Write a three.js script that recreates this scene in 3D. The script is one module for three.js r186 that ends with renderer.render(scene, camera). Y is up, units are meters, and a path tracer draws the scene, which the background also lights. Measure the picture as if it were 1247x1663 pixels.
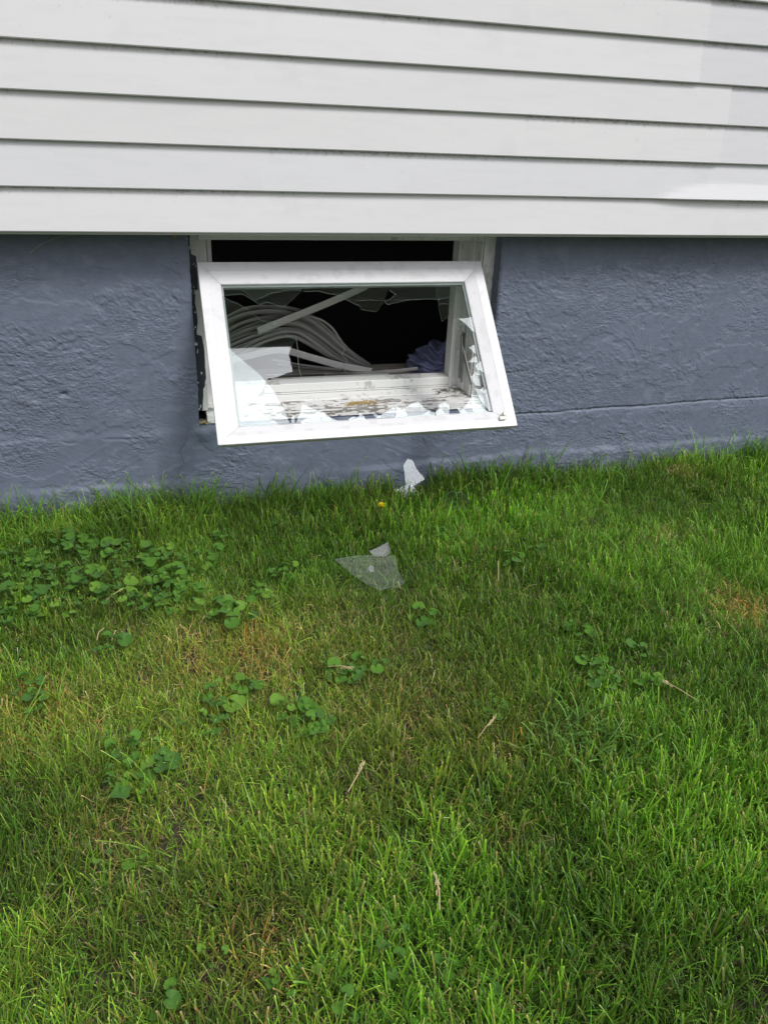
import * as THREE from 'three';
import { RoundedBoxGeometry } from 'three/addons/geometries/RoundedBoxGeometry.js';
import { mergeGeometries, mergeVertices, toCreasedNormals } from 'three/addons/utils/BufferGeometryUtils.js';

// ---------------------------------------------------------------- camera, sky, sun, exposure
const scene = new THREE.Scene();
const camera = new THREE.PerspectiveCamera(65.88, 767 / 1024, 0.05, 400);
camera.position.set(0, 1.072, 2.2172);
camera.up.set(0.0893, 0.8967, -0.4336);
camera.lookAt(0.26892, 1.072 - 0.44086, 2.2172 - 0.85634);

const SUN = new THREE.Vector3(0.32, 0.80, 0.55).normalize();
const SKY_GAIN = 0.94;
{ // thin bright overcast: the standard overcast gradient with a broad veil of light round the hidden sun
  const w = 512, h = 256, d = new Float32Array(w * h * 4), v = new THREE.Vector3();
  for (let j = 0; j < h; j++) for (let i = 0; i < w; i++) {
    const el = ((j + 0.5) / h - 0.5) * Math.PI, az = ((i + 0.5) / w - 0.5) * 2 * Math.PI;
    v.set(Math.cos(el) * Math.cos(az), Math.sin(el), Math.cos(el) * Math.sin(az));
    const s = Math.max(0, Math.sin(el)), a = Math.acos(Math.min(1, v.dot(SUN)));
    const L = SKY_GAIN * ((1 + 2 * s) / 3 + 3.4 * Math.exp(-a * a / 0.13));
    const k = (j * w + i) * 4;
    d[k] = L * 0.985; d[k + 1] = L * 0.98; d[k + 2] = L * 1.04; d[k + 3] = 1;
  }
  const t = new THREE.DataTexture(d, w, h, THREE.RGBAFormat, THREE.FloatType);
  t.mapping = THREE.EquirectangularReflectionMapping; t.magFilter = t.minFilter = THREE.LinearFilter; t.needsUpdate = true;
  scene.background = t; scene.environment = t;
}
const sun = new THREE.DirectionalLight(new THREE.Color(1, 0.97, 0.93), 1.15);
sun.position.copy(SUN).multiplyScalar(12); sun.castShadow = true; sun.shadow.radius = 26;
sun.shadow.mapSize.set(2048, 2048);
Object.assign(sun.shadow.camera, { left: -6, right: 6, top: 6, bottom: -6, near: 0.5, far: 30 });
scene.add(sun, sun.target);
const renderer = new THREE.WebGLRenderer({ antialias: true });
renderer.toneMapping = THREE.LinearToneMapping;
renderer.toneMappingExposure = 1.56;
renderer.shadowMap.enabled = true;

// ---------------------------------------------------------------- helpers
function mul(a) { return () => { a |= 0; a = a + 0x6D2B79F5 | 0; let t = Math.imul(a ^ a >>> 15, 1 | a); t = t + Math.imul(t ^ t >>> 7, 61 | t) ^ t; return ((t ^ t >>> 14) >>> 0) / 4294967296; }; }
const R = mul(20240611), rr = (a, b) => a + (b - a) * R();
const h2 = (x, y) => { let n = Math.imul(x, 374761393) + Math.imul(y, 668265263) | 0; n = Math.imul(n ^ n >>> 13, 1274126177); return ((n ^ n >>> 16) >>> 0) / 4294967296; };
function vn(x, y) { const i = Math.floor(x), j = Math.floor(y), u = x - i, v = y - j, a = u * u * (3 - 2 * u), b = v * v * (3 - 2 * v);
  const p = h2(i, j), q = h2(i + 1, j), r = h2(i, j + 1), s = h2(i + 1, j + 1); return p + (q - p) * a + (r - p) * b + (p - q - r + s) * a * b; }
function fbm(x, y, o = 4) { let s = 0, a = 0.5, t = 0; for (let k = 0; k < o; k++) { s += a * vn(x, y); t += a; a *= 0.5; x = x * 2.03 + 17.3; y = y * 2.03 + 9.1; } return s / t; }
const sm = (a, b, x) => { const t = Math.min(1, Math.max(0, (x - a) / (b - a))); return t * t * (3 - 2 * t); };
const lerp = (a, b, t) => a + (b - a) * t;
const C = (r, g, b) => new THREE.Color().setRGB(r, g, b);
const used = {};
function numbered(n) { const k = used[n] = (used[n] ?? -1) + 1; return k ? n + '_' + String(k).padStart(3, '0') : n; }
function shade(o) { o.castShadow = o.receiveShadow = true; return o; }
function mesh(name, g, m, parent = scene) { const o = shade(new THREE.Mesh(g, m)); o.name = parent === scene ? numbered(name) : name; parent.add(o); return o; }
function thing(name, label, category, pos = [0, 0, 0], group) { const o = new THREE.Group(); o.name = numbered(name); o.position.set(...pos); o.userData = { label, category }; if (group) o.userData.group = group; scene.add(o); return o; }
function tag(o, label, category, group, kind) { Object.assign(o.userData, { label, category }); if (group) o.userData.group = group; if (kind) o.userData.kind = kind; return o; }
function structure(name, g, m, label, category) { const o = mesh(name, g, m); o.userData.kind = 'structure'; o.userData.label = label; o.userData.category = category; return o; }
const box = (x0, x1, y0, y1, z0, z1) => new THREE.BoxGeometry(x1 - x0, y1 - y0, z1 - z0).translate((x0 + x1) / 2, (y0 + y1) / 2, (z0 + z1) / 2);
const rbox = (x0, x1, y0, y1, z0, z1, r = 0.003) => new RoundedBoxGeometry(x1 - x0, y1 - y0, z1 - z0, 2, r).translate((x0 + x1) / 2, (y0 + y1) / 2, (z0 + z1) / 2);
const std = (c, rough = 0.8, o = {}) => new THREE.MeshStandardMaterial({ color: c, roughness: rough, side: THREE.DoubleSide, ...o });
function tex(w, h, f, srgb = true, rep = true) { // f(i, j) -> [r, g, b] linear 0..1 or a number
  const d = new Uint8Array(w * h * 4), e = srgb ? (x) => 255 * (x <= 0.0031308 ? 12.92 * x : 1.055 * Math.pow(x, 1 / 2.4) - 0.055) : (x) => 255 * x;
  for (let j = 0; j < h; j++) for (let i = 0; i < w; i++) { const c = f(i, j), k = (j * w + i) * 4, q = typeof c === 'number';
    for (let n = 0; n < 3; n++) d[k + n] = Math.max(0, Math.min(255, Math.round(e(Math.max(0, Math.min(1, q ? c : c[n])))))); d[k + 3] = 255; }
  const t = new THREE.DataTexture(d, w, h); t.magFilter = THREE.LinearFilter; t.minFilter = THREE.LinearMipmapLinearFilter; t.generateMipmaps = true;
  if (rep) t.wrapS = t.wrapT = THREE.RepeatWrapping; if (srgb) t.colorSpace = THREE.SRGBColorSpace; t.needsUpdate = true; return t;
}
const segDist = (px, py, L) => { let b = 9; for (let k = 0; k + 1 < L.length; k++) { const [ax, ay] = L[k], [bx, by] = L[k + 1], dx = bx - ax, dy = by - ay; const t = Math.max(0, Math.min(1, ((px - ax) * dx + (py - ay) * dy) / (dx * dx + dy * dy))); b = Math.min(b, Math.hypot(px - ax - t * dx, py - ay - t * dy)); } return b; };

// planar uv in metres from x and y (or x and z), for boxes of trim
function uvXY(g, s = 1, ox = 0, oy = 0) { const p = g.attributes.position, u = new Float32Array(p.count * 2), n = g.attributes.normal;
  for (let i = 0; i < p.count; i++) { const flatTop = n && Math.abs(n.getY(i)) > 0.7, side = n && Math.abs(n.getX(i)) > 0.7;
    u[2 * i] = ((side ? p.getZ(i) : p.getX(i)) + ox) * s; u[2 * i + 1] = ((flatTop ? p.getZ(i) : p.getY(i)) + oy) * s; }
  g.setAttribute('uv', new THREE.BufferAttribute(u, 2)); return g; }

// ---------------------------------------------------------------- large structure: ground, house
const X0 = -4.2, X1 = 7.2, OP = { x0: 0.121, x1: 1.030, y0: 0.262, y1: 0.83 };   // the house's length; the window opening
const SB = 0.8093, CH = 0.0991, ZS = 0.075;                                                     // siding's lower edge, height of one course

const lawnH = (x, z) => 0.03 * (fbm(x * 1.3 + 5, z * 1.3 + 2, 3) - 0.5) + 0.014 * (fbm(x * 6, z * 6, 2) - 0.5) + 0.012 * sm(0.25, 0, z);
{
  // soil and thatch under the turf, one sheet to the horizon with a hole where the cellar is dug
  const xs = [], zs = [];
  for (const v of [-180, -60, -20, -9, X0]) xs.push(v); for (let x = X0 + 0.1; x < X1 - 0.01; x += 0.1) xs.push(x); for (const v of [X1, 12, 24, 60, 180]) xs.push(v);
  for (const v of [-180, -60, -20, -7.6]) zs.push(v); zs.push(-0.02); for (let z = 0.08; z < 6; z += 0.1) zs.push(z); for (const v of [6, 9, 20, 60, 180]) zs.push(v);
  const pos = [], idx = [], uv = [], nx = xs.length;
  zs.forEach((z) => xs.forEach((x) => { const near = x > X0 && x < X1 && z > -0.1 && z < 6; pos.push(x, near ? lawnH(x, z) : 0, z); uv.push(x, z); }));
  for (let j = 0; j + 1 < zs.length; j++) for (let i = 0; i + 1 < nx; i++) {
    const mx = (xs[i] + xs[i + 1]) / 2, mz = (zs[j] + zs[j + 1]) / 2; if (mx > X0 && mx < X1 && mz > -7.6 && mz < -0.02) continue;
    const a = j * nx + i; idx.push(a, a + nx, a + 1, a + 1, a + nx, a + nx + 1);
  }
  const g = new THREE.BufferGeometry(); g.setAttribute('position', new THREE.Float32BufferAttribute(pos, 3)); g.setAttribute('uv', new THREE.Float32BufferAttribute(uv, 2)); g.setIndex(idx); g.computeVertexNormals();
  const t = tex(512, 512, (i, j) => { const n = fbm(i / 9, j / 9, 4), m = fbm(i / 60 + 3, j / 60, 3), k = sm(0.35, 0.65, m + (n - 0.5) * 0.6); return [lerp(0.042, 0.030, k) * (0.4 + n), lerp(0.034, 0.040, k) * (0.4 + n), lerp(0.016, 0.010, k) * (0.4 + n)]; });
  structure('ground', g, std(0xffffff, 1, { map: t }), 'brown soil and thatch under the lawn along the house', 'ground');
}

// ---- the house: painted foundation, siding, eave and roof
const house = thing('house', 'house wall of white vinyl siding above a blue grey painted foundation', 'house'); house.userData.kind = 'thing';

// relief of the trowelled and thickly painted foundation, metres outwards
const cracksR = [[1.00, 0.236], [1.135, 0.243], [1.26, 0.242], [1.405, 0.246], [1.62, 0.244], [1.85, 0.25], [2.117, 0.248], [2.7, 0.252]];
const cracksL = [[-0.36, 0.255], [-0.317, 0.262], [-0.229, 0.238], [-0.14, 0.243], [-0.041, 0.237], [0.02, 0.25], [0.08, 0.257]];
const crackV = [[0.098, 0.262], [0.09, 0.225], [0.066, 0.19], [0.072, 0.15], [0.06, 0.12]];
function wallH(x, y) {
  const wx = x + 0.02 * (fbm(x * 9, y * 9, 2) - 0.5), wy = y + 0.02 * (fbm(x * 9 + 40, y * 9, 2) - 0.5);
  let z = 0.008 * (fbm(x * 2.1, y * 2.6, 3) - 0.5);
  const band = sm(0.80, 0.66, y);                                   // the top strip was brushed smooth
  const rough = sm(0.45, 0.62, fbm(x * 5.2 + 7, y * 8 + 3, 4)) * lerp(0.15, 1, band);
  const rdg = 1 - Math.abs(2 * fbm(wx * 52, wy * 105, 3) - 1);       // crusts
  z += 0.0008 * rough * sm(0.70, 0.94, rdg) * (0.5 + vn(x * 120, y * 150));
  const r2 = 1 - Math.abs(2 * fbm(wx * 70 + 9, wy * 95 + 5, 2) - 1);
  z += 0.0010 * lerp(0.3, 1, rough) * sm(0.74, 0.95, r2) * lerp(0.3, 1, band);
  const ang = 0.25 + 1.1 * (fbm(x * 1.6 + 30, y * 2.2, 2) - 0.5), ca = Math.cos(ang), sa = Math.sin(ang), ux = x * ca + y * sa, uy = -x * sa + y * ca;
  const st = fbm(ux * 7, uy * 105, 3);                              // trowel and brush strokes
  z += 0.0016 * sm(0.42, 0.6, fbm(x * 2.7 + 51, y * 4 + 8, 3)) * Math.pow(st, 2.2) * lerp(0.4, 1, band);
  z += 0.0013 * sm(0.50, 0.515, fbm(wx * 11 + 3, wy * 17 + 1, 4)) * lerp(0.2, 1, band);  // edges of paint skins
  z += 0.0010 * sm(0.56, 0.57, fbm(wx * 21 + 13, wy * 30 + 71, 3)) * rough;
  z += 0.0004 * (vn(x * 260, y * 330) - 0.5);
  const jit = 0.006 * (fbm(x * 25, y * 25 + 4, 3) - 0.5);
  let d = segDist(x, y + jit, cracksR); z += 0.003 * sm(0.006, -0.03, y + jit - 0.243) * sm(1.0, 1.25, x) - 0.006 * Math.exp(-(d * d) / 7e-6) * (0.5 + vn(x * 45, 8));
  d = segDist(x, y + jit, cracksL); z -= 0.0022 * Math.exp(-(d * d) / 1e-5) * sm(0.3, 0.6, vn(x * 30, 4)); z += 0.003 * sm(0.10, 0.06, x) * sm(0.03, 0, y - 0.24 + jit);
  d = segDist(x + jit * 0.6, y, crackV); z -= 0.0028 * Math.exp(-(d * d) / 4e-6);
  d = Math.hypot((x + 0.226) * 0.6, y - 0.379); z -= 0.006 * Math.exp(-(d * d) / 4e-5) * vn(x * 90, y * 90) * 2;
  d = Math.hypot((x + 0.02), y - 0.60); z -= 0.004 * Math.exp(-(d * d) / 1e-4) * sm(0.5, 0.7, vn(x * 120, y * 120));
  const lip = 0.106 + 0.030 * (fbm(x * 3.3 + 2, 0, 4) - 0.5) + jit * 1.6;   // the footing swells out at the foot
  z += 0.0036 * sm(lip + 0.006, lip - 0.018, y) * (0.25 + 1.3 * sm(0.3, 0.7, fbm(x * 4 + 8, 3, 3))) + 0.003 * sm(0.12, 0.06, y) * fbm(x * 30, y * 40, 3);
  z += 0.010 * Math.exp(-((x - 0.14) ** 2 + (y - 0.245) ** 2 * 1.6) / 0.0009) * (0.4 + fbm(x * 40, y * 40, 2));  // lump of patching under the window corner
  z += 0.006 * Math.exp(-((x - 0.22) ** 2 + (y - 0.2) ** 2) / 0.0016) * fbm(x * 50, y * 50 + 3, 2);
  return z;
}
const paintTex = (() => { // colour only: thin scuffs, chalky rubs, dust and a few pale chips
  const W = 1024, H = 512;
  return tex(W, H, (i, j) => { const x = i / W * 3, y = j / H * 1.5, n = fbm(x * 4, y * 4, 4), f = fbm(x * 60, y * 60, 3);
    let k = 0.90 + 0.22 * (n - 0.5) + 0.22 * (f - 0.5); const chalk = sm(0.60, 0.78, fbm(x * 26 + 4, y * 40, 4)) * 0.16;
    const chip = vn(x * 150 + 3, y * 150) > 0.985 ? 0.25 : 0;
    const a = chalk + chip; return [lerp(0.126 * k, 0.26, a), lerp(0.150 * k, 0.29, a), lerp(0.203 * k, 0.33, a)]; });
})();
paintTex.repeat.set(1 / 3, 1 / 1.5);
const bumpTex = (() => { const W = 2048, H = 720; return tex(W, H, (i, j) => { const x = -0.62 + i / W * 3.2, y = -0.05 + j / H * 1.0, msk = 0.10 + 0.90 * sm(0.44, 0.60, fbm(x * 6 + 7, y * 9 + 3, 4)), wx = x + 0.012 * (fbm(x * 20, y * 20, 2) - 0.5);
  const r = 1 - Math.abs(2 * fbm(wx * 80, y * 190, 3) - 1), s = fbm(x * 30, y * 260, 2), e = sm(0.5, 0.52, fbm(wx * 34 + 8, y * 70, 4)), e2 = sm(0.56, 0.58, fbm(wx * 55 + 18, y * 120 + 5, 3)); return msk * (0.50 * sm(0.80, 0.95, r) + 0.22 * e + 0.22 * e2) + 0.10 * s; }, false); })();
bumpTex.repeat.set(1 / 3.2, 1 / 1.0); bumpTex.offset.set(0.62 / 3.2, 0.05);
const paintM = std(0xffffff, 0.62, { map: paintTex, bumpMap: bumpTex, bumpScale: 0.0015 });
const paintFlat = std(0xffffff, 0.55, { map: paintTex });
{
  const xs = [], ys = []; const push = (a, b, s, L) => { const n = Math.max(1, Math.round((b - a) / s)); for (let k = 0; k < n; k++) L.push(a + (b - a) * k / n); };
  push(X0, -1.3, 0.04, xs); push(-1.3, -0.45, 0.006, xs); push(-0.45, OP.x0, 0.003, xs); push(OP.x0, OP.x1, 0.003, xs); push(OP.x1, 2.25, 0.003, xs); push(2.25, 3.0, 0.006, xs); push(3.0, X1, 0.04, xs); xs.push(X1);
  push(-0.12, OP.y0, 0.003, ys); push(OP.y0, OP.y1, 0.003, ys); ys.push(OP.y1);
  const pos = [], uv = [], idx = [], nx = xs.length, Z = (x, y) => wallH(x, y);
  ys.forEach((y) => xs.forEach((x) => { pos.push(x, y, Z(x, y)); uv.push(x, y); }));
  for (let j = 0; j + 1 < ys.length; j++) for (let i = 0; i + 1 < nx; i++) { const mx = (xs[i] + xs[i + 1]) / 2, my = (ys[j] + ys[j + 1]) / 2;
    if (mx > OP.x0 && mx < OP.x1 && my > OP.y0) continue; const a = j * nx + i; idx.push(a, a + 1, a + nx, a + 1, a + nx + 1, a + nx); }
  // returns of the opening, rough too
  const ret = (list, put) => { const n = 40, b = pos.length / 3; for (let k = 0; k <= n; k++) list.forEach((t) => { const v = put(t, k / n); pos.push(...v); uv.push(v[0] + v[2], v[1] + 0.3 * v[2]); });
    const m = list.length; for (let k = 0; k < n; k++) for (let i = 0; i + 1 < m; i++) { const a = b + k * m + i; idx.push(a, a + 1, a + m, a + 1, a + m + 1, a + m); } };
  const yo = ys.filter((y) => y >= OP.y0 - 1e-6), xo = xs.filter((x) => x >= OP.x0 - 1e-6 && x <= OP.x1 + 1e-6), D = 0.13;
  for (const [x, s] of [[OP.x0, 1], [OP.x1, -1]]) ret(yo, (y, k) => [x - s * 0.006 * Math.sin(Math.PI * Math.min(1, k * 8) / 2) * 0 + s * (k > 0 ? wallH(y + 7, k * 0.2) * 0.8 : 0), y, lerp(Z(x, y), -D, k)]);
  ret(xo, (x, k) => [x, OP.y0 + (k > 0 ? wallH(x + 3, 0.3 + k * 0.2) * 0.8 - 0.004 : 0), lerp(Z(x, OP.y0), -D, k)]);
  const g = new THREE.BufferGeometry(); g.setAttribute('position', new THREE.Float32BufferAttribute(pos, 3)); g.setAttribute('uv', new THREE.Float32BufferAttribute(uv, 2)); g.setIndex(idx); g.computeVertexNormals();
  mesh('foundation', g, paintM, house).userData.label = 'blue grey painted rough foundation';
  // concrete behind the paint, and the other three sides of the cellar
  const core = [box(X0, OP.x0 - 0.012, -1.5, SB, -0.22, -0.014), box(OP.x1 + 0.012, X1, -1.5, SB, -0.22, -0.014), box(OP.x0 - 0.012, OP.x1 + 0.012, -1.5, OP.y0 - 0.02, -0.22, -0.014),
    box(X0, X0 + 0.2, -1.5, SB, -7.4, -0.22), box(X1 - 0.2, X1, -1.5, SB, -7.4, -0.22), box(X0, X1, -1.5, SB, -7.6, -7.4)].map((b) => uvXY(b));
  mesh('foundation_core', mergeGeometries(core), paintFlat, house);
}

// ---- siding: each course its own board
const vinylTex = tex(2048, 128, (i, j) => { // u: 2.6 m, v: one course from butt to lap; grime with a grain of its own in the lap, specks
  const x = i / 2048 * 2.6, v = j / 128, n = fbm(x * 3, v * 2, 3), g = fbm(x * 14, v * 9 + 5, 4);
  let k = 0.615 + 0.02 * (n - 0.5);
  const gr = sm(0.54, 0.74, fbm(x * 85, v * 10, 4) * 0.55 + 0.55 * fbm(x * 1.7 + 3, 1, 2)) * sm(0.80, 1.0, v + 0.2 * (vn(x * 190, v * 20) - 0.5));
  const sp = (vn(x * 210, v * 21 + 50) > 0.98 && vn(x * 7, v * 3) > 0.5 ? 0.3 : 0) + 0.04 * sm(0.62, 0.8, fbm(x * 30 + 5, v * 2.5 + 3, 3)) * sm(0.45, 0.7, fbm(x * 2.2, v, 2)), dust = 0.025 * sm(0.5, 0.75, g);
  const a = Math.min(1, 0.5 * gr + sp); k *= 1 - dust; return [lerp(k, 0.10, a), lerp(k * 0.995, 0.10, a), lerp(k * 1.0, 0.085, a)]; });
const vinylBump = tex(1024, 256, (i, j) => 0.5 + 0.5 * (fbm(i / 26, j / 1.8, 3) - 0.5) + 0.25 * (fbm(i / 6, j / 6, 2) - 0.5), false);
vinylBump.repeat.set(1, 1);
const vinylM = [0, 1, 2, 3].map((k) => { const t = vinylTex.clone(); t.offset.set([0.137, 0.611, 0.334, 0.872][k], 0); t.needsUpdate = true; return std([0xffffff, 0xfbfbfa, 0xfdfdfd, 0xf8f9fa][k], 0.42, { map: t, bumpMap: vinylBump, bumpScale: 0.00012 }); });
const vinylOther = vinylM[1].clone(); vinylOther.color.set(0xf5f5f7);   // the panels past the joint come from another batch
function course(k, xa, xb, over, m) { // profile: butt, face leaning out downwards, lap
  const y0 = SB + k * CH, fine = k < 9 && xb > -2 && xa < 4, n = Math.max(2, Math.round((xb - xa) / (fine ? 0.02 : 0.5)));
  const prof = []; prof.push([0.003, 0.000], [-0.0006, 0.010], [-0.0002, 0.0168], [0.0022, 0.0183]); const nq = k === 1 ? 22 : 10; for (let q = 1; q <= nq; q++) prof.push([0.0022 + (CH + 0.006) * q / nq, lerp(0.0183, 0.0050, q / nq)]);
  const pos = [], uv = [], idx = [], np = prof.length;
  const cap = over > 0.001 ? 1 : 0; for (let i = 0; i <= n + cap; i++) { const x = i > n ? xb + 0.0004 : xa + (xb - xa) * i / n; const wav = fine ? 0.0022 * (fbm(x * 1.1 + k * 9.7, k * 3.1, 2) - 0.5) : 0, dz = fine ? 0.003 * (fbm(x * 1.6 + k * 5.3, 3 + k, 2) - 0.5) : 0;
    prof.forEach(([dy, z]) => { let zz = z + (i > n ? -0.001 : over) + dz * (1 - dy / (CH + 0.01));
      if (k === 1 && x > 1.40) { const arc = 0.044 * Math.sqrt(sm(1.44, 1.62, x)) * sm(3.2, 2.4, x); zz += 0.2 * Math.max(0, arc - Math.max(0, dy)) - 0.06 * Math.max(0, arc * 0.5); }   // this board has buckled along its edge
      pos.push(x, y0 + dy + wav, zz + ZS); uv.push(x / 2.6, Math.max(0, dy / (CH + 0.0065)) * 0.97 + 0.015); }); }
  for (let i = 0; i < n + cap; i++) for (let q = 0; q + 1 < np; q++) { const a = i * np + q; idx.push(a, a + np, a + 1, a + 1, a + np, a + np + 1); }
  let g = new THREE.BufferGeometry(); g.setAttribute('position', new THREE.Float32BufferAttribute(pos, 3)); g.setAttribute('uv', new THREE.Float32BufferAttribute(uv, 2)); g.setIndex(idx); g = toCreasedNormals(g, 0.5);
  return mesh('siding_board', g, m, house);
}
const seams = { 0: [-1.9, 2.9], 1: [-1.9, 2.9], 2: [-1.55, 1.632], 3: [-1.55, 1.632], 4: [-2.3, 1.512], 5: [-2.3, 1.512] };
for (let k = 0; k < 27; k++) { const s = seams[k] ?? [-2.6 + (Math.floor(k / 2) * 1.13) % 1.7, 1.3 + (Math.floor(k / 2) * 0.91) % 2.2], e = [X0, ...s, X1];
  for (let q = 0; q < 3; q++) course(k, e[q] - (q ? 0.025 : 0), e[q + 1], q === 1 ? 0.0030 : q * 0.0001, q === 2 ? vinylOther : vinylM[(k + q * 2 + (k >> 1)) % 4]); }
{
  const top = SB + 27 * CH, wallM = std(C(0.6, 0.6, 0.6), 0.8), white = std(C(0.62, 0.62, 0.62), 0.6), soff = std(C(0.55, 0.55, 0.54), 0.8), roofM = std(C(0.07, 0.07, 0.075), 0.95);
  mesh('sheathing', mergeGeometries([box(X0, X1, SB + 0.004, top, -0.16, ZS - 0.002), box(X0, X0 + 0.16, SB + 0.004, top, -7.6, -0.16), box(X1 - 0.16, X1, SB + 0.004, top, -7.6, -0.16), box(X0 + 0.16, X1 - 0.16, SB + 0.004, top, -7.6, -7.44)]), wallM, house);
  mesh('starter_strip', uvXY(rbox(X0, X1, SB - 0.008, SB + 0.003, -0.02, ZS + 0.008, 0.002)), std(C(0.5, 0.5, 0.47), 0.6), house);
  mesh('floor_deck', box(X0, X1, SB - 0.012, SB + 0.25, -7.6, -0.165), std(C(0.12, 0.09, 0.06), 0.9), house);
  mesh('soffit', box(X0 - 0.4, X1 + 0.4, top + 0.002, top + 0.02, ZS + 0.03, EAVE()), soff, house);
  mesh('fascia', rbox(X0 - 0.4, X1 + 0.4, top - 0.02, top + 0.16, EAVE() + 0.001, EAVE() + 0.025), white, house);
  const sh = new THREE.Shape([new THREE.Vector2(EAVE() + 0.05, top + 0.163), new THREE.Vector2(-3.8, top + 2.2), new THREE.Vector2(-8.6, top + 0.163)]);
  const rg = new THREE.ExtrudeGeometry(sh, { depth: X1 - X0 + 0.9, bevelEnabled: false }); rg.rotateY(-Math.PI / 2); rg.translate(X1 + 0.45, 0, 0); mesh('roof', rg, roofM, house);
}
function EAVE() { return 1.10; }

// ---- the cellar room, closed all round
structure('basement_floor', box(X0 + 0.2, X1 - 0.2, -1.6, -1.4, -7.4, -0.22), std(C(0.25, 0.245, 0.24), 0.9), 'concrete floor inside the basement', 'floor');
structure('basement_wall', box(X0 + 0.2, X1 - 0.2, -1.4, SB - 0.013, -3.2, -3.05), std(C(0.38, 0.37, 0.35), 0.9), 'wall at the back of the basement', 'wall');

// ---------------------------------------------------------------- the basement window: fixed frame, then the sash that hangs out of it
const win = thing('basement_window', 'white vinyl basement window with smashed glass, its sash swung outward', 'window', [0, 0, 0]); win.userData.kind = 'thing';
const frameTex = tex(1024, 512, (i, j) => { const x = i / 1024, y = j / 512 * 0.5, n = fbm(x * 24, y * 24, 4), f = fbm(x * 120, y * 160, 3); const d = sm(0.56, 0.74, n * 0.6 + f * 0.4) * 0.55, sp = vn(x * 260, y * 260) > 0.975 ? 0.35 : 0;
  const a = Math.min(1, d + sp); return [lerp(0.68, 0.20, a), lerp(0.68, 0.19, a), lerp(0.66, 0.165, a)]; });
const frameM = std(0xffffff, 0.5, { map: frameTex });
const PEEL = (x, y) => fbm(x * 12 + 3, y * 70, 3) * 0.5 + fbm(x * 60, y * 190, 4) * 0.5 - 0.02;
const peelTex = tex(1024, 256, (i, j) => { // old paint flaking off grey wood
  const x = i / 1024, y = j / 256 * 0.25, w = fbm(x * 7, y * 140, 4), p = PEEL(x, y), e = sm(0.50, 0.535, p), br = sm(0.6, 0.75, fbm(x * 9 + 5, y * 20, 3)) * 0.5;
  const wood = [lerp(0.12 + 0.24 * w, 0.17, br), lerp(0.118 + 0.235 * w, 0.135, br), lerp(0.108 + 0.22 * w, 0.09, br)]; const pt = 0.62 + 0.1 * (w - 0.5); return [lerp(pt, wood[0], e), lerp(pt, wood[1], e), lerp(pt * 0.97, wood[2], e)]; });
const peelBump = tex(1024, 256, (i, j) => { const x = i / 1024, y = j / 256 * 0.25, p = PEEL(x, y); return 1 - sm(0.50, 0.535, p) * 0.8 + 0.1 * fbm(x * 7, y * 140, 4); }, false);
peelTex.repeat.set(1, 4); peelBump.repeat.set(1, 4);
const peelM = std(0xffffff, 0.75, { map: peelTex, bumpMap: peelBump, bumpScale: 0.0012 });
// casing smeared with wall paint: the edge of the paint is ragged
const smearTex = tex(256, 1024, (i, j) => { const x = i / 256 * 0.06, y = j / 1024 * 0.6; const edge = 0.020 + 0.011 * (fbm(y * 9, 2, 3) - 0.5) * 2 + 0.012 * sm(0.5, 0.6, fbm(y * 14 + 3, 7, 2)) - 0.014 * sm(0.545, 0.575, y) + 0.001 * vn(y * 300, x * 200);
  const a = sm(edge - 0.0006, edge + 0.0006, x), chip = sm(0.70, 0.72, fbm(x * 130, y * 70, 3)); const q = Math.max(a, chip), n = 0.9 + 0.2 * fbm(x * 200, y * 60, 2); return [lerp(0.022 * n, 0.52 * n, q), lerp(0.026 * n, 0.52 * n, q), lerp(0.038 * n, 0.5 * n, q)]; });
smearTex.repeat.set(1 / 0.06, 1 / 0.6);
const smearM = std(0xffffff, 0.5, { map: smearTex });
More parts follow.
